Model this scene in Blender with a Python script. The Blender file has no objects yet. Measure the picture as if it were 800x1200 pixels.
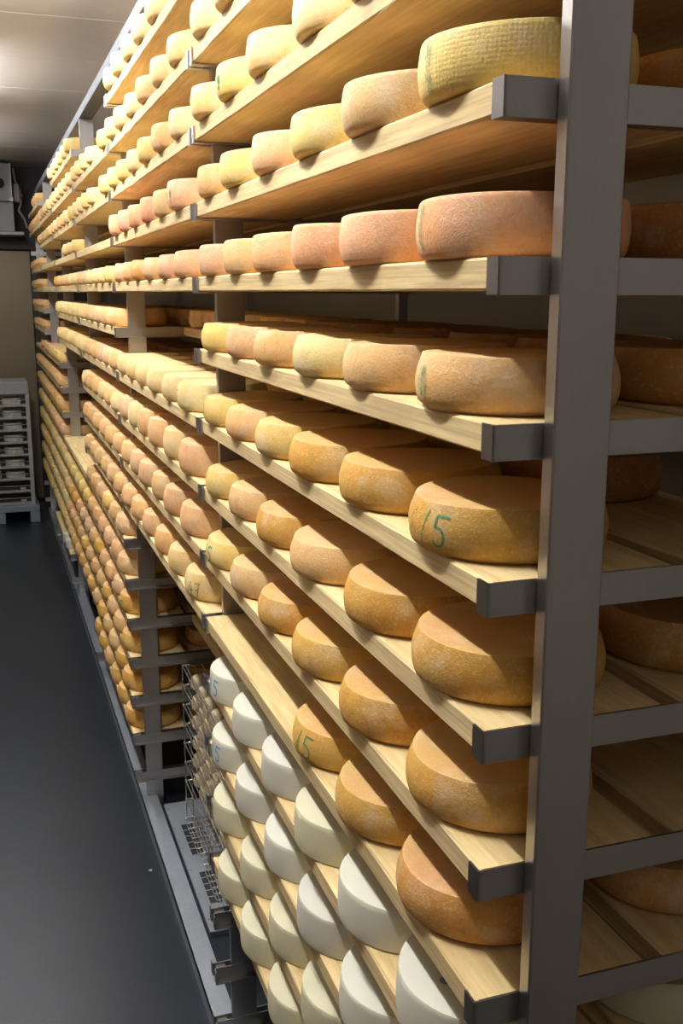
import bpy, bmesh, math, random
from mathutils import Matrix, Vector
random.seed(11)
SC = bpy.context.scene
COL = SC.collection

# ------------------------------------------------------------------ camera, world, lamps, exposure
ZF = 2.8                                   # floor is z = 0; shelf level k has its board top at ZF - .165 k
cam = bpy.data.cameras.new('camera'); cam_o = bpy.data.objects.new('camera', cam); COL.objects.link(cam_o)
cr = Vector((0.944828, -0.32756, 0.001978)); cu = Vector((0.066834, 0.198685, 0.977782)); cf = Vector((0.320675, 0.923704, -0.209615))
M = Matrix.Identity(4)
for i in range(3):
    M[i][0] = cr[i]; M[i][1] = cu[i]; M[i][2] = -cf[i]
M[0][3], M[1][3], M[2][3] = -0.480635, -0.934409, ZF - 0.69506
cam_o.matrix_world = M
cam.sensor_fit = 'VERTICAL'; cam.sensor_height = 36; cam.lens = 35.97
cam.clip_start = .02
SC.camera = cam_o

w = bpy.data.worlds.new('world'); SC.world = w; w.use_nodes = True
w.node_tree.nodes['Background'].inputs[0].default_value = (.75, .85, 1, 1)
w.node_tree.nodes['Background'].inputs[1].default_value = .012

def lamp(y, ln, power, x=-.66, z=3.22, col=(.965, .985, 1)):      # fluorescent tubes in line over the aisle, plus one added fill: each throws light down, sideways and up
    for sx, en in ((.62, .62), (-.62, .09), (math.pi, .50)):
        l = bpy.data.lights.new('ceiling_tube_or_fill_light', 'AREA'); l.shape = 'RECTANGLE'
        l.size = .045; l.size_y = ln; l.energy = power*en; l.color = col
        o = bpy.data.objects.new('ceiling_tube_or_fill_light', l); COL.objects.link(o); o.location = (x, y, z if sx < 3 else 3.18)
        o.rotation_euler = (0, -sx if sx < 3 else sx, 0)
lamp(.72, 1.3, 21)
lamp(2.95, 1.4, 26)
lamp(5.4, 1.3, 14)
lamp(-2.0, 1.0, 1.3)  # added fill behind the camera to lift the near post, no known tube
lamp(7.6, 1.5, 6)
SC.view_settings.view_transform = 'Standard'; SC.view_settings.look = 'None'
SC.view_settings.exposure = 1.27; SC.view_settings.gamma = 1
SC.view_settings.use_curve_mapping = False

# ------------------------------------------------------------------ materials
def mat(name):
    m = bpy.data.materials.new(name); m.use_nodes = True
    nt = m.node_tree; b = nt.nodes['Principled BSDF']
    return m, nt, b
def N(nt, t, **kw):
    n = nt.nodes.new(t)
    for k, v in kw.items():
        if k.startswith('i_'): n.inputs[int(k[2:])].default_value = v
        else: setattr(n, k, v)
    return n
def L(nt, a, b): nt.links.new(a, b)
def ramp(nt, fac, stops):
    r = nt.nodes.new('ShaderNodeValToRGB'); e = r.color_ramp.elements
    e[0].position, e[0].color = stops[0][0], (*stops[0][1], 1)
    e[1].position, e[1].color = stops[1][0], (*stops[1][1], 1)
    for p, c in stops[2:]:
        x = e.new(p); x.color = (*c, 1)
    L(nt, fac, r.inputs[0]); return r.outputs[0]
def noise(nt, vec, scale, detail=4, rough=.6):
    n = nt.nodes.new('ShaderNodeTexNoise'); n.inputs['Scale'].default_value = scale
    n.inputs['Detail'].default_value = detail; n.inputs['Roughness'].default_value = rough
    L(nt, vec, n.inputs['Vector']); return n.outputs['Fac']
def mix(nt, fac, a, b, mode='MIX'):
    m = nt.nodes.new('ShaderNodeMix'); m.data_type = 'RGBA'; m.blend_type = mode
    for s, v in ((0, fac), (6, a), (7, b)):
        if hasattr(v, 'default_value') or hasattr(v, 'is_linked'): L(nt, v, m.inputs[s])
        else: m.inputs[s].default_value = v if s == 0 else (*v, 1)
    return m.outputs[2]
def shifted(nt, scale=(1, 1, 1)):
    tc = nt.nodes.new('ShaderNodeTexCoord'); oi = nt.nodes.new('ShaderNodeObjectInfo')
    mp = nt.nodes.new('ShaderNodeMapping'); mp.inputs['Scale'].default_value = scale
    mul = nt.nodes.new('ShaderNodeMath'); mul.operation = 'MULTIPLY'; mul.inputs[1].default_value = 37.
    L(nt, oi.outputs['Random'], mul.inputs[0]); L(nt, mul.outputs[0], mp.inputs['Location'])
    L(nt, tc.outputs['Object'], mp.inputs['Vector'])
    return mp.outputs[0], oi
def bump(nt, b, h, strength, dist):
    bp = nt.nodes.new('ShaderNodeBump'); bp.inputs['Strength'].default_value = strength; bp.inputs['Distance'].default_value = dist
    L(nt, h, bp.inputs['Height']); L(nt, bp.outputs[0], b.inputs['Normal'])

def rind_material(name, lattice=False):
    m, nt, b = mat(name)
    v, oi = shifted(nt)
    n1 = noise(nt, v, 9, 4); n2 = noise(nt, v, 34, 6, .7); n3 = noise(nt, v, 230, 3, .75); n4 = noise(nt, v, 16, 5, .65)
    base = oi.outputs['Color']
    c = mix(nt, ramp(nt, n1, [(.38, (0, 0, 0)), (.68, (.55, .55, .55))]), base, mix(nt, 1., base, (1.08, .80, .40), 'MULTIPLY'))
    c = mix(nt, ramp(nt, n4, [(.52, (0, 0, 0)), (.70, (.55, .55, .55))]), c, (.66, .53, .38))
    c = mix(nt, ramp(nt, n2, [(.30, (.42, .42, .42)), (.50, (0, 0, 0))]), c, mix(nt, 1., base, (.66, .50, .32), 'MULTIPLY'))
    c = mix(nt, ramp(nt, n3, [(.56, (0, 0, 0)), (.68, (.50, .50, .50))]), c, (.74, .62, .38))
    tc = nt.nodes.new('ShaderNodeTexCoord'); sp = nt.nodes.new('ShaderNodeSeparateXYZ'); L(nt, tc.outputs['Normal'], sp.inputs[0])
    top = ramp(nt, sp.outputs['Z'], [(.80, (0, 0, 0)), (.95, (.42, .42, .42))])     # the flat top is paler and rosier than the rubbed side
    c = mix(nt, top, c, mix(nt, ramp(nt, n1, [(.40, (0, 0, 0)), (.60, (1, 1, 1))]), (.70, .50, .22), (.74, .45, .26)))
    L(nt, c, b.inputs['Base Color'])
    b.inputs['Roughness'].default_value = .62; b.inputs['Specular IOR Level'].default_value = .3
    b.inputs['Subsurface Weight'].default_value = 0
    add = nt.nodes.new('ShaderNodeMath'); add.operation = 'ADD'; L(nt, n2, add.inputs[0]); L(nt, n3, add.inputs[1])
    h = add.outputs[0]
    if lattice:
        vo = nt.nodes.new('ShaderNodeTexVoronoi'); vo.inputs['Scale'].default_value = 210; vo.inputs['Randomness'].default_value = .25
        L(nt, v, vo.inputs['Vector'])
        a2 = nt.nodes.new('ShaderNodeMath'); a2.operation = 'MULTIPLY_ADD'; a2.inputs[1].default_value = -1.2
        L(nt, vo.outputs['Distance'], a2.inputs[0]); L(nt, h, a2.inputs[2]); h = a2.outputs[0]
    bump(nt, b, h, .30 if lattice else .50, .0022)
    return m
RIND = rind_material('washed_rind'); RIND_NET = rind_material('washed_rind_net', True)

def white_material(name, net):
    m, nt, b = mat(name); v, oi = shifted(nt)
    n1 = noise(nt, v, 7, 3); n3 = noise(nt, v, 120, 4)
    c = mix(nt, ramp(nt, n1, [(.35, (0, 0, 0)), (.7, (.35, .35, .35))]), oi.outputs['Color'], (.62, .59, .43))
    L(nt, c, b.inputs['Base Color']); b.inputs['Roughness'].default_value = .5
    b.inputs['Specular IOR Level'].default_value = .25
    h = n3
    if net:
        ws = []
        for d in ('X', 'Y'):
            wv = nt.nodes.new('ShaderNodeTexWave'); wv.bands_direction = d; wv.inputs['Scale'].default_value = 75
            L(nt, v, wv.inputs['Vector']); ws.append(wv.outputs['Fac'])
        a = nt.nodes.new('ShaderNodeMath'); a.operation = 'MULTIPLY'; L(nt, ws[0], a.inputs[0]); L(nt, ws[1], a.inputs[1])
        a3 = nt.nodes.new('ShaderNodeMath'); a3.operation = 'MULTIPLY_ADD'; a3.inputs[1].default_value = .2
        L(nt, n3, a3.inputs[0]); L(nt, a.outputs[0], a3.inputs[2]); h = a3.outputs[0]
    bump(nt, b, h, .35 if net else .18, .0015)
    return m
WHITE = white_material('fresh_white_rind', False); WHITE_NET = white_material('fresh_white_rind_net', True)

def wood_material():
    m, nt, b = mat('pale_pine'); v, oi = shifted(nt, (1, .07, 1))
    v2, _ = shifted(nt, (1, .35, 1))
    g = noise(nt, v, 70, 5, .65); g2 = noise(nt, v, 14, 3); k = noise(nt, v2, 9, 2)
    c = mix(nt, ramp(nt, g, [(.30, (0, 0, 0)), (.72, (1, 1, 1))]), (.56, .395, .18), (.81, .64, .32))
    c = mix(nt, ramp(nt, g2, [(.42, (0, 0, 0)), (.75, (.5, .5, .5))]), c, (.70, .50, .25))
    c = mix(nt, ramp(nt, k, [(.72, (0, 0, 0)), (.80, (.8, .8, .8))]), c, (.27, .16, .07))
    tc = nt.nodes.new('ShaderNodeTexCoord'); sp = nt.nodes.new('ShaderNodeSeparateXYZ'); L(nt, tc.outputs['Normal'], sp.inputs[0])
    v3, _ = shifted(nt, (1, .02, 1)); st = noise(nt, v3, 230, 3, .5)
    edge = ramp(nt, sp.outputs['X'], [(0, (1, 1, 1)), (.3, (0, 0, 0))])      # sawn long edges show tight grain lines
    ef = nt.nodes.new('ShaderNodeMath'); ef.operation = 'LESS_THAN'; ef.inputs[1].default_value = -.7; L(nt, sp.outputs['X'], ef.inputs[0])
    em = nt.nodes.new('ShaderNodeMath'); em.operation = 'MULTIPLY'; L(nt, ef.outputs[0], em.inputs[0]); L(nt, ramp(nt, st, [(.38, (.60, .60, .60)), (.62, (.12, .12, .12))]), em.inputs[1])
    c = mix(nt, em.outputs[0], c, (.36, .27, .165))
    c = mix(nt, 1., c, oi.outputs['Color'], 'MULTIPLY')
    L(nt, c, b.inputs['Base Color']); b.inputs['Roughness'].default_value = .72; b.inputs['Specular IOR Level'].default_value = .2
    bump(nt, b, g, .35, .0012)
    return m
WOOD = wood_material()

def metal_material(name, col, metallic, rough, streak=(1, 1, 30)):
    m, nt, b = mat(name); v, oi = shifted(nt, streak)
    g = noise(nt, v, 40, 4); g2 = noise(nt, v, 6, 3)
    c = mix(nt, ramp(nt, g, [(.3, (0, 0, 0)), (.7, (1, 1, 1))]), [x*.95 for x in col], [min(1, x*1.04) for x in col])
    L(nt, c, b.inputs['Base Color']); b.inputs['Metallic'].default_value = metallic
    r = nt.nodes.new('ShaderNodeMapRange'); r.inputs[3].default_value = rough-.03; r.inputs[4].default_value = rough+.05
    L(nt, g2, r.inputs[0]); L(nt, r.outputs[0], b.inputs['Roughness'])
    return m
STEEL = metal_material('brushed_steel', (.43, .415, .405), 1.0, .33, (30, 30, 1))
RAIL = metal_material('galvanised_steel', (.40, .43, .48), .8, .42, (1, 1, 1))
WIRE = metal_material('chromed_wire', (.62, .60, .57), .9, .25)
DARKSTEEL = metal_material('dark_bronze_steel', (.25, .20, .13), .6, .38)
BEAMM = metal_material('beam_steel', (.12, .13, .15), .35, .6)
GREYBOX = metal_material('grey_painted_metal', (.36, .37, .37), .1, .5)
def plain(name, col, rough=.6, amp=.12, scale=20, met=0, bmp=0.):
    m, nt, b = mat(name); v, oi = shifted(nt); n = noise(nt, v, scale, 4)
    c = mix(nt, n, [x*(1-amp) for x in col], [min(1, x*(1+amp)) for x in col])
    L(nt, c, b.inputs['Base Color']); b.inputs['Roughness'].default_value = rough; b.inputs['Metallic'].default_value = met
    if bmp: bump(nt, b, n, bmp, .002)
    return m
BLUEGREY = plain('blue_grey_plastic', (.20, .235, .27), .5)
BLACK = plain('black_rubber_and_hole_dark', (.012, .012, .014), .7)
WALLM = plain('pale_wall_panel', (.34, .29, .235), .55, .05, 3)
WALLN = plain('light_wall_panel', (.48, .45, .42), .5, .05, 3)
ENDWALL = plain('dark_grey_wall', (.075, .07, .075), .6, .15, 3)
CEILM = plain('ceiling_panel_white', (.72, .68, .65), .45, .06, 2)
SEAM = plain('ceiling_joint', (.75, .72, .69), .6)
RIND_SOFT, _nt, _b = mat('small_dry_rind'); _v, _oi = shifted(_nt); L(_nt, mix(_nt, noise(_nt, _v, 40), _oi.outputs['Color'], (.50, .40, .25)), _b.inputs['Base Color']); _b.inputs['Roughness'].default_value = .7
GREEN = plain('green_ink', (.03, .30, .16), .7, .4, 200)
FAINTGREEN = plain('faded_green_ink', (.30, .38, .16), .8, .3, 60)
for _m, _lo, _hi in ((GREEN, .30, .42), (FAINTGREEN, .36, .66)):      # worn ink: the strokes are broken where the rind rubbed off
    _nt = _m.node_tree; _v, _oi = shifted(_nt)
    L(_nt, ramp(_nt, noise(_nt, _v, 130, 4, .7), [(_lo, (.1, .1, .1)), (_hi, (.9, .9, .9))]), _nt.nodes['Principled BSDF'].inputs['Alpha'])
BLUE = plain('blue_ink', (.06, .30, .58), .7, .3, 200)
DARKSPOT = plain('grey_blue_spot', (.20, .24, .30), .8)
TRAY = plain('grey_drip_panel', (.20, .22, .24), .45, .08, 8)
DULLPLASTIC = plain('grey_crate_plastic', (.33, .33, .33), .5)
RED = plain('red_valve', (.45, .06, .03), .5)

def floor_material():
    m, nt, b = mat('dark_epoxy_floor')
    tc = nt.nodes.new('ShaderNodeTexCoord'); v = tc.outputs['Object']
    n = noise(nt, v, 2.2, 4); g = noise(nt, v, 190, 3, .7); s = noise(nt, v, 60, 5, .8)
    c = mix(nt, n, (.010, .014, .021), (.018, .023, .032))
    c = mix(nt, ramp(nt, s, [(.74, (0, 0, 0)), (.80, (.6, .6, .6))]), c, (.15, .16, .17))
    L(nt, c, b.inputs['Base Color']); b.inputs['Roughness'].default_value = .30
    b.inputs['Specular IOR Level'].default_value = .38
    bump(nt, b, g, .5, .0012)
    return m
FLOORM = floor_material()

# ------------------------------------------------------------------ helpers
def box(bm, x0, x1, y0, y1, z0, z1, bevel=0):
    r = bmesh.ops.create_cube(bm, size=1)
    for v in r['verts']:
        v.co = Vector(((x0+x1)/2 + v.co.x*(x1-x0), (y0+y1)/2 + v.co.y*(y1-y0), (z0+z1)/2 + v.co.z*(z1-z0)))
    if bevel:
        es = list({e for v in r['verts'] for e in v.link_edges})
        bmesh.ops.bevel(bm, geom=es, offset=bevel, segments=1, affect='EDGES')
def tube(bm, a, b, r, seg=6):
    a = Vector(a); b = Vector(b); d = b-a
    q = d.to_track_quat('Z', 'Y').to_matrix().to_4x4(); q.translation = (a+b)/2
    bmesh.ops.create_cone(bm, cap_ends=True, segments=seg, radius1=r, radius2=r, depth=d.length, matrix=q)
def mesh(name, bm, m, smooth=False):
    if smooth:
        for e in bm.edges:
            if len(e.link_faces) == 2 and e.calc_face_angle(0) > .62: e.smooth = False
    me = bpy.data.meshes.new(name); bm.normal_update(); bm.to_mesh(me); bm.free()
    for x in (m if isinstance(m, (list, tuple)) else [m]): me.materials.append(x)
    if smooth:
        for p in me.polygons: p.use_smooth = True
    return me
def link(name, data, parent=None, loc=(0, 0, 0), rz=0):
    o = bpy.data.objects.new(name, data); COL.objects.link(o); o.location = loc; o.rotation_euler.z = rz
    if parent: o.parent = parent
    return o
def obj(name, bm, m, parent=None, loc=(0, 0, 0), smooth=False): return link(name, mesh(name, bm, m, smooth), parent, loc)
def tag(o, label, cat, group=None, kind=None):
    o['label'] = label; o['category'] = cat
    if group: o['group'] = group
    if kind: o['kind'] = kind
    return o
def struct(o): o['kind'] = 'structure'; return o
def B(*a, **k): bm = bmesh.new(); box(bm, *a, **k); return bm
ORD = ['zeroth', 'first', 'second', 'third', 'fourth', 'fifth', 'sixth', 'seventh', 'eighth', 'ninth', 'tenth', 'eleventh', 'twelfth', 'thirteenth', 'fourteenth', 'fifteenth', 'sixteenth', 'seventeenth']
BAY = {1: 'nearest bay', 2: 'second bay', 3: 'third bay', 4: 'fourth bay', 5: 'fifth bay', 6: 'farthest bay'}
def Z(k): return ZF - .165*k

# ------------------------------------------------------------------ the room
XL, XR, YN, YE, ZC = -1.32, .66, -2.6, 9.95, 3.30
struct(obj('floor', B(XL, XR, YN, YE, -.05, 0), FLOORM))
ce = struct(obj('ceiling', B(XL, XR, YN, YE, ZC+.012, ZC+.08), SEAM))
ps = .883; y = 4.10 - 7*ps
pm = mesh('ceiling_panel', B(XL, XR, .004, ps-.004, 0, .012, bevel=.003), CEILM)
while y < YE - .05:
    if y >= YN:
        link('ceiling_panel', pm if y+ps <= YE else mesh('ceiling_panel', B(XL, XR, .004, YE-y-.002, 0, .012, bevel=.003), CEILM), ce, (0, y, ZC))
    y += ps
struct(obj('wall_left', B(XL-.05, XL, YN, YE, 0, ZC), WALLM))
struct(obj('wall_near', B(XL, XR, YN-.05, YN, 0, ZC), WALLN))
struct(obj('wall_end', B(XL, XR, YE, YE+.05, 0, ZC), ENDWALL))
struct(obj('wall_right', B(XR, XR+.05, YN, YE, 0, ZC), WALLN))

# door of the end wall, with frame
d = struct(obj('door_1', B(-.95, .022, YE-.045, YE-.005, .02, 2.50, bevel=.004), DARKSTEEL))
bm = bmesh.new(); box(bm, .03, .085, YE-.07, YE-.001, 0, 2.60); box(bm, -1.0, .085, YE-.071, YE-.001, 2.512, 2.62)
obj('door_frame', bm, plain('dark_frame', (.05, .042, .035), .45), d)
bm = bmesh.new(); tube(bm, (.052, YE-.085, 1.30), (.052, YE-.068, 1.30), .008, 10)
obj('frame_screw', bm, WIRE, d)

# cooling unit over the door
c = link('cooling_unit', None); tag(c, 'grey cooling unit with black knob on the end wall above the door', 'cooling unit')
obj('housing', B(-.95, -.125, 9.45, YE-.002, 2.93, 3.27, bevel=.006), GREYBOX, c)
obj('lower_housing', B(-.95, -.118, 9.47, YE-.002, 2.66, 2.925, bevel=.004), GREYBOX, c)
obj('drip_ledge', B(-.98, -.038, 9.42, YE-.002, 2.628, 2.656, bevel=.003), plain('ledge_metal', (.52, .53, .55), .45), c)
bm = bmesh.new(); tube(bm, (-.235, 9.452, 3.09), (-.235, 9.425, 3.09), .045, 20); obj('knob', bm, BLACK, c)
bm = bmesh.new(); tube(bm, (-.225, 9.452, 3.185), (-.225, 9.449, 3.185), .001, 6)
box(bm, -.136, -.126, 9.445, 9.455, 2.95, 3.27); obj('corner_trim', bm, RAIL, c)
bm = bmesh.new()
pts = [(-.10, 9.6, 3.24), (-.085, 9.6, 3.12), (-.05, 9.6, 3.05), (-.045, 9.6, 2.93), (-.07, 9.6, 2.86), (-.02, 9.6, 2.78), (.0, 9.6, 2.70)]
for a, b_ in zip(pts, pts[1:]): tube(bm, a, b_, .011)
obj('cable', bm, GREYBOX, c)
obj('valve_box', B(-.112, -.055, 9.55, 9.65, 2.93, 3.10, bevel=.008), GREYBOX, c)
bm = bmesh.new(); tube(bm, (-.045, 9.56, 2.99), (-.028, 9.56, 2.99), .022, 12); obj('valve_cap', bm, RED, c)
bm = bmesh.new(); tube(bm, (-.135, 9.44, 2.945), (-.135, 9.41, 2.945), .02, 10); obj('hose_joint', bm, RAIL, c)

# ------------------------------------------------------------------ the rack: frames, beam, rail
YP = [0, 1.489, 3.052, 4.559, 6.169, 7.70, 9.20]
rack = link('cheese_rack', None, None, (.25, 0, 0))
tag(rack, 'tall brushed steel cheese ageing rack running the length of the right wall', 'rack')
def rp(name, me, x, y, z):     # rack part in world coordinates
    o = link(name, me, rack, (x-.25, y, z)); return o
ZB = ZF + .145
post_me = mesh('post', B(0, .068, -.0105, .0105, 0, ZB, bevel=.0015), STEEL)
post0_me = mesh('near_post', B(0, .066, -.022, 0, 0, ZB, bevel=.002), STEEL)
rear_me = mesh('rear_post', B(0, .024, -.0105, .0105, 0, ZB), STEEL)
H = .034; XB = .545
def bar_half(bm, s, y0, y1, bev=0):   # web at y0, flange from y0 to y1, closed front tip
    a, b_ = sorted((y0, y0 + s*.003)); box(bm, 0, XB, a, b_, -H, 0.0)
    a, b_ = sorted((y0, y1)); box(bm, 0, XB, a, b_, -H-.003, -H)
    box(bm, -.003, 0, a, b_, -H-.003, 0.0)
bm = bmesh.new(); bar_half(bm, -1, -.0105, -.032); bar_half(bm, 1, .0105, .032)
box(bm, .004, .03, -.0105, .0105, -H, -.006)
bar_me = mesh('support_bar', bm, STEEL)
bm = bmesh.new(); bar_half(bm, 1, -.0198, 0.004); box(bm, -.003, 0, -.0198, .004, -H-.003, 0)
bar0_me = mesh('support_bar', bm, STEEL)
bm = bmesh.new(); bar_half(bm, -1, -.0105, -.032); barE_me = mesh('support_bar', bm, STEEL)
for i, yp in enumerate(YP):
    if i == 0:
        rp('front_post', post0_me, .0543, -.0200, 0)
        rp('rear_post', rear_me, .52, -.031, 0)
    else:
        rp('front_post', post_me, .045, yp, 0); rp('rear_post', rear_me, .507, yp, 0)
    for k in range(0, 17):
        rp('support_bar', bar0_me if i == 0 else (barE_me if i == 6 else bar_me), 0, yp, Z(k)+(.0 if i else 0))
bm = bmesh.new(); box(bm, .045, .112, -.05, 9.25, ZF+.145, ZF+.19, bevel=.002)
o = obj('top_beam', bm, BEAMM, rack, (-.25, 0, 0))
bm = bmesh.new(); box(bm, .020, .024, -.3, 9.25, 0.0, .05); box(bm, .020, .085, -.3, 9.25, .0465, .05)
box(bm, .081, .085, -.3, 9.25, 0.025, .0465)
obj('base_rail', bm, RAIL, rack, (-.25, 0, 0))

# ------------------------------------------------------------------ shelf boards
def board_mesh(ln, seed, wd=.227):
    rr = random.Random(seed); bm = bmesh.new()
    n = 14; th = .033
    sec = [(.0, -.0305), (.0025, -th), (wd-.0025, -th), (wd, -.0305), (wd, -.003), (wd-.003, 0), (.003, 0), (.0, -.003)]
    rings = []
    for i in range(n+1):
        y = ln*i/n; e = .0009
        rings.append([bm.verts.new((x + (rr.uniform(-e, e) if x < .01 else 0), y, z)) for x, z in sec])
    for a, b_ in zip(rings, rings[1:]):
        for j in range(8): bm.faces.new((a[j], a[(j+1) % 8], b_[(j+1) % 8], b_[j]))
    bm.faces.new(rings[0][::-1]); bm.faces.new(rings[-1])
    bmesh.ops.recalc_face_normals(bm, faces=bm.faces)
    return mesh('shelf_board', bm, WOOD)
bspan = {}
for b_ in range(1, 7):
    y0 = YP[b_-1] + (.0138 if b_ > 1 else -.0165); y1 = YP[b_] - .0138
    bspan[b_] = (y0, [board_mesh(y1-y0, s*7+b_) for s in range(2)])
FRONT = {1: range(0, 14), 2: [0, 1, 2, 3, 4, 6, 7, 8, 9], 3: [1, 2, 3, 4]+list(range(5, 16)), 4: [0, 1, 2, 3, 4, 5, 6, 10, 11, 12, 13, 14],
         5: [1, 2, 3, 4]+list(range(7, 16)), 6: [0, 1, 3, 4, 5, 6]+list(range(7, 15))}
REAR = {1: range(1, 14), 2: range(1, 13), 3: range(1, 16), 4: range(2, 10), 5: [2, 4, 6, 8], 6: []}
def tint(o, v, j=.04):
    q = random.uniform(-j, j); o.color = (v[0]*(1+q), v[1]*(1+q*1.1), v[2]*(1+q*1.4), 1)
def shelf_ord(b_, k):
    ks = [q for q in FRONT[b_] if not (b_ == 1 and q == 0)]
    return ORD[ks.index(k)+1] if k in ks else None
def board(b_, k, rear):
    y0, ms = bspan[b_]
    o = link('shelf_board', random.choice(ms), None, (.2555 if rear else .0014, y0, Z(k)+.0002))
    tint(o, (1, 1, 1), .07)
    if rear:
        ks = list(REAR[b_]); s = ORD[ks.index(k)+1]
        tag(o, f'shadowed rear pine board, {s} from the top, behind the front boards of the {BAY[b_]}', 'shelf board', 'pine boards of the cheese rack')
    elif b_ == 1 and k == 9:
        tag(o, 'half-empty pale pine board just above the white cheeses, nearest bay', 'shelf board', 'pine boards of the cheese rack')
    else:
        s = shelf_ord(b_, k)
        if s is None: tag(o, 'unseen pine board added to shade the topmost visible shelf of the nearest bay', 'shelf board', 'pine boards of the cheese rack')  # out-of-view top board, added for the shadow it casts below
        else: tag(o, f'pale pine front board, {s} from the top in the {BAY[b_]}', 'shelf board', 'pine boards of the cheese rack')
    return o
for b_ in range(1, 7):
    for k in FRONT[b_]: board(b_, k, False)
    for k in REAR[b_]: board(b_, k, True)

# ------------------------------------------------------------------ cheese wheels
def prof(kind, h, R):
    if kind == 'white':
        P = [(0, 0), (.5*R, 0), (.955*R, 0), (.985*R, .002)]
        for t in (.12, .3, .5, .7, .88): P.append((R*(.992+.012*math.sin(math.pi*t)-.018*t), h*t))
        P += [(.972*R, h-.0016), (.963*R, h-.0001), (.945*R, h), (.5*R, h), (0, h)]
        return P
    if kind == 'round':    # softer edges
        P = [(0, 0), (.5*R, 0), (.905*R, 0), (.94*R, .0025), (.965*R, .007)]
        for t in (.28, .42, .56, .70): P.append((R*(1-.10*(t-.5)**2*4*.5), h*t))
        P += [(.976*R, h-.006), (.966*R, h-.002), (.95*R, h-.0002), (.90*R, h), (.5*R, h-.001), (0, h-.001)]
        return P
    P = [(0, 0), (.5*R, 0), (.885*R, 0), (.918*R, .0025)]
    for t in (.12, .26, .42, .58, .74, .88): P.append((R*(1-.072*abs(2*(t-.46))**2.1), h*t))
    P += [(.937*R, h-.0028), (.925*R, h-.0002), (.90*R, h+.0004), (.86*R, h-.0006), (.5*R, h-.0016), (0, h-.0012)]
    return P
def radius_at(P, z):
    best = P[0][0]
    for (r0, z0), (r1, z1) in zip(P[2:], P[3:]):
        if z1 > z0 and z0 <= z <= z1: return r0+(r1-r0)*(z-z0)/(z1-z0)
    return P[4][0]
def wheel_mesh(kind, h, R, seed, m, seg=44):
    rr = random.Random(seed); P = prof(kind, h, R); bm = bmesh.new()
    a1, a2, a3 = (rr.uniform(0, 6.28) for _ in range(3)); wob = .004 if kind != 'white' else .003
    rings = []
    for i, (r, z) in enumerate(P):
        if r == 0: rings.append([bm.verts.new((0, 0, z))]); continue
        ring = []
        for s in range(seg):
            t = 2*math.pi*s/seg
            f = 1 + wob*math.sin(2*t+a1) + wob*.6*math.sin(3*t+a2) + rr.uniform(-.0012, .0012) * (0 if kind == 'white' else 1)
            dz = .0012*math.sin(2*t+a3)*(z/h) if kind != 'white' else 0
            ring.append(bm.verts.new((r*f*math.cos(t), r*f*math.sin(t), z+dz)))
        rings.append(ring)
    for a, b_ in zip(rings, rings[1:]):
        for s in range(seg):
            s2 = (s+1) % seg
            if len(a) == 1: bm.faces.new((a[0], b_[s2], b_[s]))
            elif len(b_) == 1: bm.faces.new((a[s], a[s2], b_[0]))
            else: bm.faces.new((a[s], a[s2], b_[s2], b_[s]))
    bmesh.ops.recalc_face_normals(bm, faces=bm.faces)
    return mesh('cheese', bm, m, True)
_cache = {}
def wheel(kind, h, R, m, var):
    key = (kind, round(h, 4), round(R, 4), m.name, var)
    if key not in _cache: _cache[key] = wheel_mesh(kind, h, R, hash((h, R, var)) % 9999 if False else int(h*1e4)+int(R*1e3)+var*17, m)
    return _cache[key]

# colours (linear)
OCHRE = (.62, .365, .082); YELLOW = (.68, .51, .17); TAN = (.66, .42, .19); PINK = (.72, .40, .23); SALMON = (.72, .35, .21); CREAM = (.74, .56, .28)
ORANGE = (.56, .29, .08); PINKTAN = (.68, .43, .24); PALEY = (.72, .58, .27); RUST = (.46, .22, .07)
WORD = {OCHRE: 'ochre', YELLOW: 'yellow', TAN: 'tan', PINK: 'pinkish orange', SALMON: 'salmon pink', CREAM: 'cream yellow', ORANGE: 'orange brown', PINKTAN: 'pinkish tan', PALEY: 'pale yellow', RUST: 'rust brown'}
IDX = {}
SPEC = []      # (priority, build args)
camp = Vector((-.4806, -.9344, ZF-.695))
def projd(p):
    dd = Vector(p)-camp; z = dd.dot(cf)
    return 400+1199*dd.dot(cr)/z, 600-1199*dd.dot(cu)/z, z
def add(b_, k, ys, cols, h=.062, R=.118, kind='rind', rear=False, name='washed_rind_cheese', xc=None, net=None):
    seq = 0; ys = list(ys); dd = 2*R*1.009+.001; lo = YP[b_-1]+R*1.008+.0125; hi = YP[b_]-R*1.008-.0125
    if b_ == 1: lo = .119
    ys[-1] = min(ys[-1], hi)
    for i in range(len(ys)-2, -1, -1): ys[i] = min(ys[i], ys[i+1]-dd)
    ys[0] = max(ys[0], lo)
    for i in range(1, len(ys)): ys[i] = max(ys[i], ys[i-1]+dd)
    for n, y in enumerate(ys):
        cx = (R-(.023 if kind == 'round' else .017) if not rear else .2555+R-.004) if xc is None else xc
        cx += random.uniform(-.003, .003)
        seq += 1
        u, v, dz = projd((cx, y, Z(k)+h/2))
        if not (-30 < u < 900 and -60 < v < 1290) or dz < .2: continue
        pr = R/dz*(.30 if rear and not (b_ == 1 and n < 2) else 1)
        c = cols[n] if isinstance(cols, list) else cols
        SPEC.append(dict(pr=pr, b=b_, k=k, n=n+1, y=y, x=cx, c=c, h=h+random.uniform(-.0015, .0015)*0, R=R, kind=kind, rear=rear, name=name, net=(net and n in net)))
def seq(b_, n=6, skip=()):
    a = YP[b_-1]+.139; e = YP[b_]-.139
    return [a+(e-a)*i/(n-1)+random.uniform(-.006, .006) for i in range(n) if i not in skip]
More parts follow.
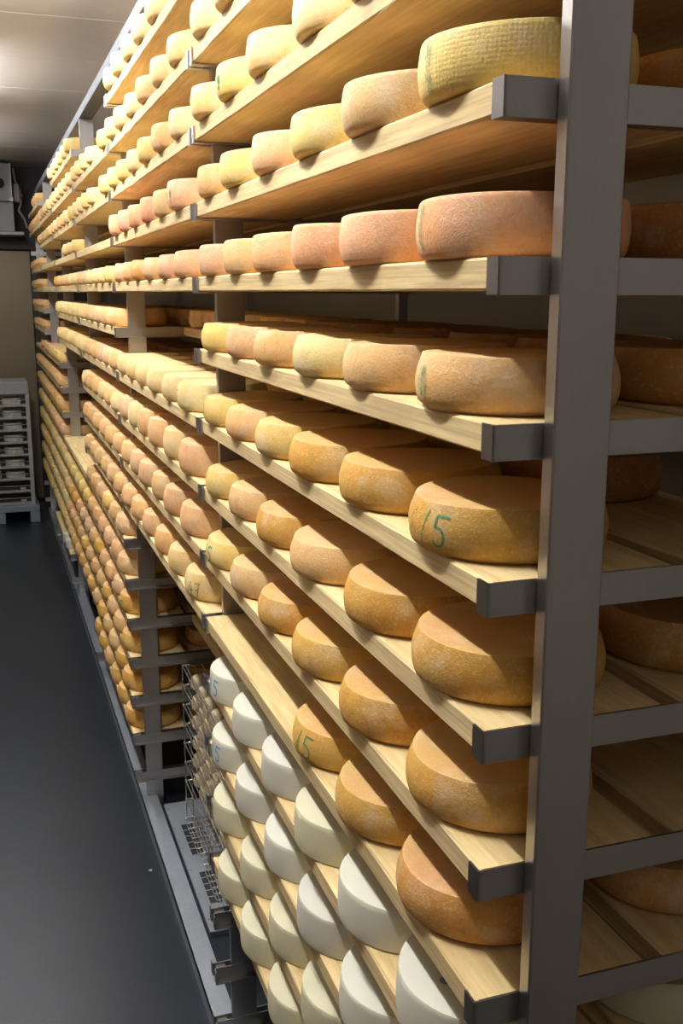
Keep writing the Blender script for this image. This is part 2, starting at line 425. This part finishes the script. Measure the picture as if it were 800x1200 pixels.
# nearest bay, front rows (positions measured from the photo)
add(1, 1, [.62, .87, 1.12, 1.36], [CREAM, CREAM, CREAM, PALEY], kind='round')
add(1, 2, [.36, .60, .879, 1.124, 1.365], [CREAM, CREAM, CREAM, YELLOW, CREAM], kind='round')
add(1, 3, [.115, .366, .61, .852, 1.095, 1.335], [YELLOW, TAN, YELLOW, PINKTAN, YELLOW, TAN], kind='round', net=(0,))
add(1, 4, [.119, .370, .611, .855, 1.096, 1.338], [PINK, PINK, PINK, PINKTAN, TAN, PINK], kind='round', h=.064)
add(1, 5, [.127, .383, .625, .868, 1.113, 1.353], [TAN, TAN, PALEY, TAN, PINKTAN, YELLOW], h=.062)
add(1, 6, [.133, .407, .660, .901, 1.137, 1.36], [OCHRE, OCHRE, OCHRE, YELLOW, TAN, YELLOW])
add(1, 7, [.126, .371, .645, .890, 1.129, 1.363], [OCHRE, OCHRE, TAN, OCHRE, TAN, YELLOW])
add(1, 8, [.139, .389, .645, .895, 1.142, 1.36], [OCHRE, OCHRE, OCHRE, OCHRE, TAN, YELLOW])
add(1, 9, [.165, .408, .650], [ORANGE, OCHRE, OCHRE])
WHITE1 = (.66, .645, .54); WHITE2 = (.66, .62, .42); WHITE3 = (.62, .60, .52)
WORD[WHITE1] = 'white'; WORD[WHITE2] = 'ivory white'; WORD[WHITE3] = 'greyish white'
for k, ys, cs, net in ((10, [.155, .399, .645, .889, 1.130, 1.358], [WHITE1, WHITE1, WHITE2, WHITE3, WHITE1, WHITE1], ()),
                       (11, [.139, .382, .623, .864, 1.105, 1.351], [WHITE1, WHITE1, WHITE3, WHITE1, WHITE3, WHITE1], ()),
                       (12, [.09, .329, .570, .830, 1.079, 1.350], [WHITE2, WHITE2, WHITE2, WHITE2, WHITE2, WHITE2], (2, 3)),
                       (13, [.06, .301, .545, .786, 1.035, 1.309], [WHITE2, WHITE2, WHITE2, WHITE2, WHITE2, WHITE2], (3, 4, 2))):
    add(1, k, ys, cs, h=.068, kind='white', name='white_cheese', net=net)
# second bay
add(2, 0, [1.959, 2.22, 2.47, 2.745, 2.93], [CREAM, CREAM, PALEY, PALEY, PALEY], kind='round')
add(2, 1, [1.66, 1.92, 2.176, 2.43, 2.69, 2.93], [CREAM, CREAM, TAN, CREAM, CREAM, PALEY], kind='round')
add(2, 2, [1.66, 1.91, 2.17, 2.43, 2.68, 2.93], [CREAM, TAN, YELLOW, CREAM, YELLOW, YELLOW], kind='round')
add(2, 3, [1.69, 1.94, 2.19, 2.44, 2.69, 2.93], [PINK, TAN, SALMON, PINK, SALMON, PINK], kind='round', h=.066)
add(2, 4, [1.673, 1.930, 2.20, 2.45, 2.70, 2.93], [PINK, PINK, PINKTAN, ORANGE, PINK, PINK], h=.064)
add(2, 6, [1.671, 1.923, 2.189, 2.444, 2.696, 2.94], [PALEY, CREAM, CREAM, CREAM, CREAM, PALEY], h=.070)
add(2, 7, [1.675, 1.943, 2.212, 2.461, 2.71, 2.955], [PINKTAN, CREAM, PINKTAN, PINKTAN, CREAM, PINKTAN], h=.082)
add(2, 8, [1.70, 1.965, 2.22, 2.475, 2.725, 2.965], [PINKTAN, PINKTAN, TAN, PINKTAN, PINKTAN, TAN], h=.076)
add(2, 9, [1.669, 1.925, 2.175, 2.43, 2.69, 2.94], [CREAM, CREAM, TAN, PINKTAN, TAN, PINKTAN], h=.072)
# third bay
add(3, 1, seq(3, 6, (1,)), [YELLOW, PALEY, CREAM, CREAM, CREAM], kind='round')
add(3, 2, seq(3, 6, (1,)), [YELLOW, PALEY, YELLOW, CREAM, CREAM], kind='round')
add(3, 4, seq(3), [YELLOW, CREAM, CREAM, CREAM, PINKTAN, TAN])
add(3, 5, seq(3), [TAN, TAN, PINKTAN, TAN, PINKTAN, PALEY], h=.068)
add(3, 6, seq(3), [TAN, PINKTAN, PINKTAN, TAN, TAN, PALEY], h=.068)
for k, cs in ((7, [CREAM, TAN, CREAM, TAN, TAN, CREAM]), (8, [TAN, TAN, PINKTAN, TAN, TAN, TAN]), (9, [TAN, PINKTAN, TAN, TAN, TAN, TAN]),
              (10, [PINKTAN, TAN, YELLOW, PINKTAN, TAN, TAN]), (11, [TAN, PINKTAN, PINKTAN, PINKTAN, TAN, TAN]), (12, [OCHRE, PINKTAN, TAN, PINKTAN, OCHRE, TAN]),
              (13, [OCHRE, TAN, TAN, OCHRE, TAN, TAN]), (14, [OCHRE, OCHRE, TAN, TAN, OCHRE, TAN]), (15, [OCHRE, OCHRE, OCHRE, TAN, OCHRE, OCHRE])):
    add(3, k, seq(3), cs, h=.070)
# fourth bay
add(4, 0, seq(4), [YELLOW, CREAM, CREAM, CREAM, CREAM, CREAM], kind='round')
add(4, 1, seq(4), CREAM, kind='round'); add(4, 2, seq(4), [YELLOW, CREAM, TAN, TAN, PINKTAN, TAN], kind='round')
add(4, 3, seq(4, 6, (3, 4, 5)), [YELLOW, TAN, TAN]); add(4, 4, seq(4), [CREAM, CREAM, TAN, PINK, TAN, ORANGE])
add(4, 5, seq(4), PALEY, h=.07); add(4, 6, seq(4), PALEY, h=.072)
add(4, 11, seq(4), [YELLOW, YELLOW, YELLOW, YELLOW, YELLOW, PALEY], h=.066)
add(4, 12, seq(4), [PINKTAN, PINKTAN, TAN, OCHRE, OCHRE, TAN], h=.068)
add(4, 13, seq(4), [TAN, OCHRE, TAN, OCHRE, TAN, TAN], h=.068); add(4, 14, seq(4), [OCHRE, TAN, OCHRE, TAN, OCHRE, TAN], h=.068)
# fifth bay
for k in (1, 2): add(5, k, seq(5), [CREAM, YELLOW, CREAM, PINKTAN, CREAM, PINKTAN], kind='round')
add(5, 7, seq(5), [YELLOW, YELLOW, YELLOW, TAN, PINKTAN, TAN], h=.066)
add(5, 8, seq(5), [TAN, TAN, TAN, PINKTAN, ORANGE, ORANGE], h=.068)
add(5, 9, seq(5), [TAN, TAN, OCHRE, TAN, ORANGE, ORANGE], h=.068)
add(5, 10, seq(5), [PINKTAN, PINKTAN, PINKTAN, PINKTAN, PINKTAN, TAN], h=.068)
for k in (11, 12, 13, 14):
    add(5, k, seq(5, 8), [PALEY if (k+i) % 3 else YELLOW for i in range(8)], h=.072, R=.088, xc=.078, name='small_cheese')
add(5, 15, [YP[4]+.22, YP[4]+.42], [WHITE1, WHITE1], h=.06, R=.085, kind='white', name='white_cheese')
# farthest bay
for k in (0, 1, 3, 4, 5, 6, 8, 9): add(6, k, seq(6, 6, (3, 4, 5) if k == 0 else ()), [TAN if k % 2 else PINK]*6, h=.07)
add(6, 7, seq(6, 6, (0, 2, 3, 4, 5)), [YELLOW], h=.066)
for k in (10, 11, 12, 13, 14): add(6, k, seq(6, 7), [YELLOW]*7, h=.072, R=.09, xc=.078, name='small_cheese')
# rear rows
for k in range(3, 10):
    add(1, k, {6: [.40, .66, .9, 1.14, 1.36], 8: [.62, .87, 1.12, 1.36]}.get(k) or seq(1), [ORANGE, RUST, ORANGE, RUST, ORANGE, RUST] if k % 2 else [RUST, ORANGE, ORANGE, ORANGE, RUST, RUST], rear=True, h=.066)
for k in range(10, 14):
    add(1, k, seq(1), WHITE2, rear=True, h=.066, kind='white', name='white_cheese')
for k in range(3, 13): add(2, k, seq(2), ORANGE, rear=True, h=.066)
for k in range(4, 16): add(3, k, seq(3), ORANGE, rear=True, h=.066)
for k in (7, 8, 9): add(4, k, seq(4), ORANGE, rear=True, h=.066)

by = {}
for s in SPEC: by.setdefault(s['name'], []).append(s)
GR = {'washed_rind_cheese': 'washed rind cheese wheels on the rack', 'white_cheese': 'white fresh cheese wheels low on the rack', 'small_cheese': 'small yellowish cheese wheels far down the rack'}
MARKS = {(1, 6, 1): 'with green number on its side', (1, 5, 1): 'with blurred green oval', (1, 4, 1): 'with faded green smear', (1, 3, 1): 'with green streak and netted side',
         (1, 9, 3): 'with green number on its side', (1, 8, 6): 'with green number', (1, 2, 4): 'with green mark', (2, 3, 1): 'with green scrawl', (2, 6, 1): 'with green seven',
         (2, 9, 1): 'with green scrawl', (1, 10, 6): 'with blue number', (1, 11, 6): 'with blue number', (1, 10, 1): 'with dark spot on top', (1, 6, 6): 'with green mark'}
def build(s):
    m = {'white': WHITE_NET if s['net'] else WHITE}.get(s['kind'], RIND_NET if s['net'] else RIND)
    o = link(s['name'], wheel(s['kind'], s['h'], s['R'], m, random.randrange(3)), None, (s['x'], s['y'], Z(s['k'])+.0008), random.uniform(0, 6.28))
    c = s['c']; q = random.uniform(-.07, .07); t = random.uniform(-.05, .05)
    if s['kind'] == 'white': q *= .3; t *= .3
    o.color = (min(.9, c[0]*(1+q)), c[1]*(1+q+t), c[2]*(1+q+2*t), 1)
    word = WORD[c]
    kindw = {'white_cheese': 'cheese wheel', 'small_cheese': 'small cheese wheel'}.get(s['name'], 'cheese wheel')
    mk = MARKS.get((s['b'], s['k'], s['n'])) if not s['rear'] else None
    if s['rear']:
        ks = list(REAR[s['b']]); so = ORD[ks.index(s['k'])+1]
        lab = f"{word} {kindw}, {ORD[s['n']]} along the {so} rear shelf down, {BAY[s['b']]}"
    elif mk: lab = f"{word} {kindw} {mk}, {shelf_ord(s['b'], s['k'])} shelf of the {BAY[s['b']]}"
    else: lab = f"{word} {kindw}, {ORD[s['n']]} along the {shelf_ord(s['b'], s['k'])} shelf down, {BAY[s['b']]}"
    tag(o, lab, 'cheese', GR[s['name']])
    s['o'] = o
    if not s['rear']: IDX[(s['b'], s['k'], s['n'])] = s
    return o
for nm, ss in by.items():
    ss.sort(key=lambda s: -s['pr'])
    for s in ss[:300]: build(s)
    rest = ss[300:]
    if rest:
        bm = bmesh.new()
        for s in rest:
            P = prof('rind', s['h'], s['R']); P = [P[0], P[3], P[6], P[9], P[10], P[-1]]
            prev = None; sg = 18
            for r, z in P:
                if r == 0: ring = [bm.verts.new((s['x'], s['y'], Z(s['k'])+.0008+z))]
                else: ring = [bm.verts.new((s['x']+r*math.cos(6.2832*a/sg), s['y']+r*math.sin(6.2832*a/sg), Z(s['k'])+.0008+z)) for a in range(sg)]
                if prev:
                    for a in range(sg):
                        a2 = (a+1) % sg
                        if len(prev) == 1: bm.faces.new((prev[0], ring[a2], ring[a]))
                        elif len(ring) == 1: bm.faces.new((prev[a], prev[a2], ring[0]))
                        else: bm.faces.new((prev[a], prev[a2], ring[a2], ring[a]))
                prev = ring
        o = obj('washed_rind_cheeses', bm, RIND, smooth=False); o.color = (*TAN, 1)
        tag(o, 'remaining tan cheese wheels far down the rack and on the dark rear shelves', 'cheese', GR[nm], 'stuff')

# ------------------------------------------------------------------ hand-painted numbers on the cheeses
def arc(cx, cy, rx, ry, a0, a1, n=10):
    return [(cx+rx*math.cos(math.radians(a0+(a1-a0)*i/n)), cy+ry*math.sin(math.radians(a0+(a1-a0)*i/n))) for i in range(n+1)]
GL = {'1': [[(.35, 0), (.5, 1)]], '/': [[(.1, -.1), (.75, 1.1)]],
      '5': [[(1.15, .98), (.28, 1.0)], [(.28, 1.0), (.18, .62)], [(.18, .62)] + arc(.40, .33, .42, .31, 100, -150, 12)],
      '6': [arc(.75, .5, .6, .5, 100, 180, 6) + arc(.45, .25, .30, .25, 180, -170, 12)],
      '7': [[(.1, .95), (.8, 1.0), (.45, 0)], [(.3, .5), (.75, .55)]],
      '4': [[(.5, 1), (.1, .4), (.95, .45)], [(.65, .8), (.6, -.1)]],
      '0': [arc(.5, .5, .32, .5, 0, 360, 16)], '3': [arc(.35, .75, .3, .25, 120, -90, 8) + arc(.35, .25, .35, .27, 90, -130, 8)],
      'A': [[(.05, 0), (.45, 1), (.8, 0)], [(.2, .4), (.7, .4)]],
      '~': [[(.1, .9), (.3, .3), (.5, .8), (.6, .2), (.8, .7)], [(.2, .1), (.7, .15)]], '|': [arc(.5, .5, .1, .55, 80, -80, 6)]}
def mark(key, text, th0, z0, hgt, m, wdt=.0021, name='painted_number', jit=.012):
    s = IDX.get(key)
    if not s: return
    P = prof(s['kind'], s['h'], s['R']); rr = random.Random(str(key)); bm = bmesh.new()
    cw = hgt*.72; rz = s['o'].rotation_euler.z
    def pt(u, v, off=.0005):
        z = min(max(v, .003), s['h']-.003); R = radius_at(P, z)*1.004 + off; a = math.radians(th0) + u/s['R']
        # th measured from -x toward -y, moving to the right as seen from the aisle
        w_ = Vector((-R*math.cos(a), -R*math.sin(a), z))
        return Matrix.Rotation(-rz, 3, 'Z') @ w_
    for ci, ch in enumerate(text):
        for st in GL.get(ch, []):
            pts = [((ci*cw + x*cw*.85 + rr.uniform(-jit, jit)*cw), z0 + y*hgt + rr.uniform(-jit, jit)*hgt*.6) for x, y in st]
            dense = []
            for a, b2 in zip(pts, pts[1:]):
                for q in range(4): dense.append((a[0]+(b2[0]-a[0])*q/4, a[1]+(b2[1]-a[1])*q/4))
            dense.append(pts[-1]); prev = None
            for i, (u, v) in enumerate(dense):
                a = dense[max(0, i-1)]; c2 = dense[min(len(dense)-1, i+1)]
                dx, dy = c2[0]-a[0], c2[1]-a[1]; ln = math.hypot(dx, dy) or 1
                nx, ny = -dy/ln, dx/ln; ww = wdt*(.5+.15*rr.random())
                cur = (bm.verts.new(pt(u+nx*ww, v+ny*ww)), bm.verts.new(pt(u-nx*ww, v-ny*ww)))
                if prev: bm.faces.new((prev[0], prev[1], cur[1], cur[0]))
                prev = cur
    o = obj(name, bm, m, s['o'])
    o['label'] = {'green_ink': 'green handwritten number', 'faded_green_ink': 'faded green mark', 'blue_ink': 'blue handwritten number'}[m.name]
mark((1, 6, 1), '6', -9, .014, .034, FAINTGREEN, .0022)
mark((1, 6, 1), '/5', 4, .013, .036, GREEN, .0021)
mark((1, 5, 1), '0', -6, .016, .030, FAINTGREEN, .009)
mark((1, 4, 1), '|', -14, .010, .045, FAINTGREEN, .010, 'painted_mark')
mark((1, 3, 1), '|', -6, .008, .044, FAINTGREEN, .010, 'painted_mark')
mark((1, 9, 3), '/5', 0, .012, .040, GREEN, .0024)
mark((1, 8, 6), '35', -8, .014, .034, GREEN, .0030)
mark((1, 2, 4), '~', 0, .012, .036, GREEN, .004, 'painted_mark')
mark((1, 6, 6), '1', -8, .014, .034, GREEN, .004, 'painted_mark')
mark((2, 3, 1), '~~', -8, .012, .042, FAINTGREEN, .005, 'painted_mark')
mark((2, 6, 1), '7', -8, .016, .036, GREEN, .004)
mark((2, 9, 1), '47', 14, .012, .038, FAINTGREEN, .004, 'painted_mark')
mark((1, 10, 6), '15', -4, .014, .038, BLUE, .0032)
mark((1, 11, 6), '15', -4, .014, .038, BLUE, .0032)
mark((3, 12, 1), '75', -4, .012, .038, GREEN, .004)
mark((2, 2, 5), '~', 0, .014, .036, FAINTGREEN, .005, 'painted_mark')
s = IDX.get((1, 10, 1))
if s:
    bm = bmesh.new(); bmesh.ops.create_circle(bm, cap_ends=True, segments=12, radius=.008)
    o = obj('dark_spot', bm, DARKSPOT, s['o'], Matrix.Rotation(-s['o'].rotation_euler.z, 3, 'Z') @ Vector((-.062, -.012, s['h']+.0006))); o['label'] = 'small dark spot'

# ------------------------------------------------------------------ drip panel with two grilles, under the second bay
pan = link('drip_panel', None, None, (.23, 2.54, 0)); tag(pan, 'grey panel with two black square-holed grilles lying on the floor behind the base rail', 'floor panel')
bm = bmesh.new(); box(bm, .105, .36, 2.08, 3.0, .012, .022, bevel=.002); box(bm, .108, .355, 2.085, 2.995, .0, .012)
obj('panel', bm, TRAY, pan, (-.23, -2.54, 0))
for gy0, gy1 in ((2.235, 2.445), (2.565, 2.806)):
    g = obj('grille', B(.138, .190, gy0, gy1, .0222, .0235), TRAY, pan, (-.23, -2.54, 0))
    bm = bmesh.new(); st = (gy1-gy0)/5
    for i in range(5):
        for j in range(2):
            box(bm, .141+j*.0245, .141+j*.0245+.0215, gy0+st*i+.004, gy0+st*(i+1)-.004, .0236, .0246)
    obj('grille_hole_dark', bm, BLACK, g)  # solid black blocks stand in for the darkness inside the openings
bm = bmesh.new()
for i in range(6): tube(bm, (.116, 2.15+i*.16, .022), (.116, 2.15+i*.16, .0245), .003, 6)
obj('rivet', bm, DARKSTEEL, pan, (-.23, -2.54, 0))

# ------------------------------------------------------------------ stacked wire racks with tiny cheeses
wx0, wx1, wy0, wy1 = .172, .47, 1.80, 2.835; T = 8; tz = [.0335+.081*i for i in range(T+1)]
wr = link('wire_rack', None, None, ((wx0+wx1)/2, (wy0+wy1)/2, 0)); tag(wr, 'stacked chromed wire rack holding tiny cheeses, on the floor of the second bay', 'wire rack')
off = (-(wx0+wx1)/2, -(wy0+wy1)/2, 0)
for cx, cy in ((wx0, wy0), (wx0, wy1), (wx1, wy0), (wx1, wy1)):
    bm = bmesh.new(); sy = -1 if cy == wy1 else 1; sx = 1 if cx == wx0 else -1
    tube(bm, (cx, cy, .0235), (cx, cy, tz[-1]), .0028); tube(bm, (cx+sx*.026, cy, .0235), (cx+sx*.026, cy, tz[-1]), .0028)
    for z in tz:
        tube(bm, (cx-.003, cy, z), (cx+sx*.029, cy, z), .0035)
    obj('corner_post', bm, WIRE, wr, off)
for z in tz:
    bm = bmesh.new()
    for x in (wx0, wx0+.012, wx1): tube(bm, (x, wy0, z), (x, wy1, z), .0019)
    nn = 27 if z < .04 else 3
    for i in range(nn):
        yy = wy0+(wy1-wy0)*i/(nn-1); tube(bm, (wx0-(.0 if z > .04 else .012), yy, z-.003), (wx1, yy, z-.003), .0015 if z > .04 else .003, 4)
    for x in (.25, .31, .37, .43): tube(bm, (x, wy0, z-.0055), (x, wy1, z-.0055), .0013, 4)
    obj('wire_shelf', bm, WIRE, wr, off)
def tiny_mesh(v):
    bm = bmesh.new(); sg = 16; R = .030; h = .052
    prev = None
    for r, z in [(0, 0), (.80*R, 0), (.95*R, .004), (R, .016), (.93*R, .034), (.76*R, .047), (.55*R, h), (0, h)]:
        ring = [bm.verts.new((0, 0, z))] if r == 0 else [bm.verts.new((r*math.cos(6.2832*a/sg), r*math.sin(6.2832*a/sg), z)) for a in range(sg)]
        if prev:
            for a in range(sg):
                a2 = (a+1) % sg
                if len(prev) == 1: bm.faces.new((prev[0], ring[a2], ring[a]))
                elif len(ring) == 1: bm.faces.new((prev[a], prev[a2], ring[0]))
                else: bm.faces.new((prev[a], prev[a2], ring[a2], ring[a]))
        prev = ring
    bmesh.ops.recalc_face_normals(bm, faces=bm.faces)
    return mesh('tiny_cheese', bm, RIND_SOFT, True)
tm = tiny_mesh(0)
for ti in range(T):
    for row in range(2):
        for j in range(9):
            if ti < 2 or (row == 2 and ti < 5): continue
            yy = wy0+.05+j*.116+random.uniform(-.006, .006)
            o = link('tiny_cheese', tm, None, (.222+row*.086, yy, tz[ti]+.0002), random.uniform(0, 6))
            cc = (.66, .53, .35) if row == 0 else (.46, .30, .15); o.color = (*cc, 1)  # inner row coloured darker, standing for the shade behind the outer row
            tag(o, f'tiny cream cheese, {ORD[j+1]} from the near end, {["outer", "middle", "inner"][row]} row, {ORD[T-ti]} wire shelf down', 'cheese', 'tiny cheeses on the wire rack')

# ------------------------------------------------------------------ trolley of cheeses by the end wall
tx0, tx1, ty0, ty1 = -.72, -.108, 8.86, 9.40
pal = link('plastic_pallet', None, None, ((tx0+tx1)/2, 9.13, 0)); tag(pal, 'blue-grey plastic pallet under the crate stack at the end wall', 'pallet')
bm = bmesh.new(); box(bm, tx0-.02, tx1+.035, 8.82, 9.43, .105, .165, bevel=.006); po = (-(tx0+tx1)/2, -9.13, 0)
obj('deck', bm, BLUEGREY, pal, po)
for xx in (tx0-.02, -.47, tx1-.055):
    for yy in (8.82, 9.34): obj('foot', B(xx, xx+.09, yy, yy+.09, 0, .105, bevel=.006), BLUEGREY, pal, po)
tr = link('tray_trolley', None, None, ((tx0+tx1)/2, 9.13, .165)); tag(tr, 'tall grey slatted tray stack holding white cheeses, on the pallet by the door', 'tray stack')
to = (-(tx0+tx1)/2, -9.13, -.165)
bm = bmesh.new(); box(bm, tx0, tx1, ty0, ty1, 1.19, 1.30, bevel=.006); obj('top_cover', bm, DULLPLASTIC, tr, to)
for xx in (tx0, tx1-.035):
    for yy in (ty0, ty1-.03): obj('corner_post', B(xx, xx+.035, yy, yy+.03, .165, 1.19), DULLPLASTIC, tr, to)
nt_ = 9; st = (1.19-.165)/nt_
for i in range(nt_):
    z = .165+i*st+.004
    bm = bmesh.new()
    box(bm, tx0+.02, tx1-.02, ty0+.02, ty1-.02, z, z+.006)
    box(bm, tx0+.035, tx1-.035, ty0+.004, ty0+.014, z, z+.022)
    obj('tray', bm, DULLPLASTIC, tr, to)
    bm = bmesh.new(); tube(bm, (tx0+.03, ty0+.006, z+.062), (tx1-.03, ty0+.006, z+.062), .0045)
    obj('front_rod', bm, WIRE, tr, to)
    obj('clip', B(-.235, -.185, ty0-.002, ty0+.008, z+.002, z+.05), DULLPLASTIC, tr, to)
    if i >= 2:
        for j, xx in enumerate((-.265, -.475)):
            o = link('round_white_cheese', wheel('round', .066, .088, WHITE, 1), None, (xx, 9.0, z+.0065)); o.color = (.72, .72, .62, 1)
            tag(o, f'white cheese, {["right", "left"][j]} one on the {ORD[nt_-i]} tray from the top of the tray stack', 'cheese', 'white cheeses in the tray stack')
# small paper scrap and crumb on the floor
o = obj('floor_crumb', B(-.006, .006, -.005, .005, 0, .004, bevel=.001), plain('crumb', (.55, .53, .5), .8), loc=(-.02, 2.55, 0))
tag(o, 'small pale crumb on the dark floor beside the base rail', 'crumb')
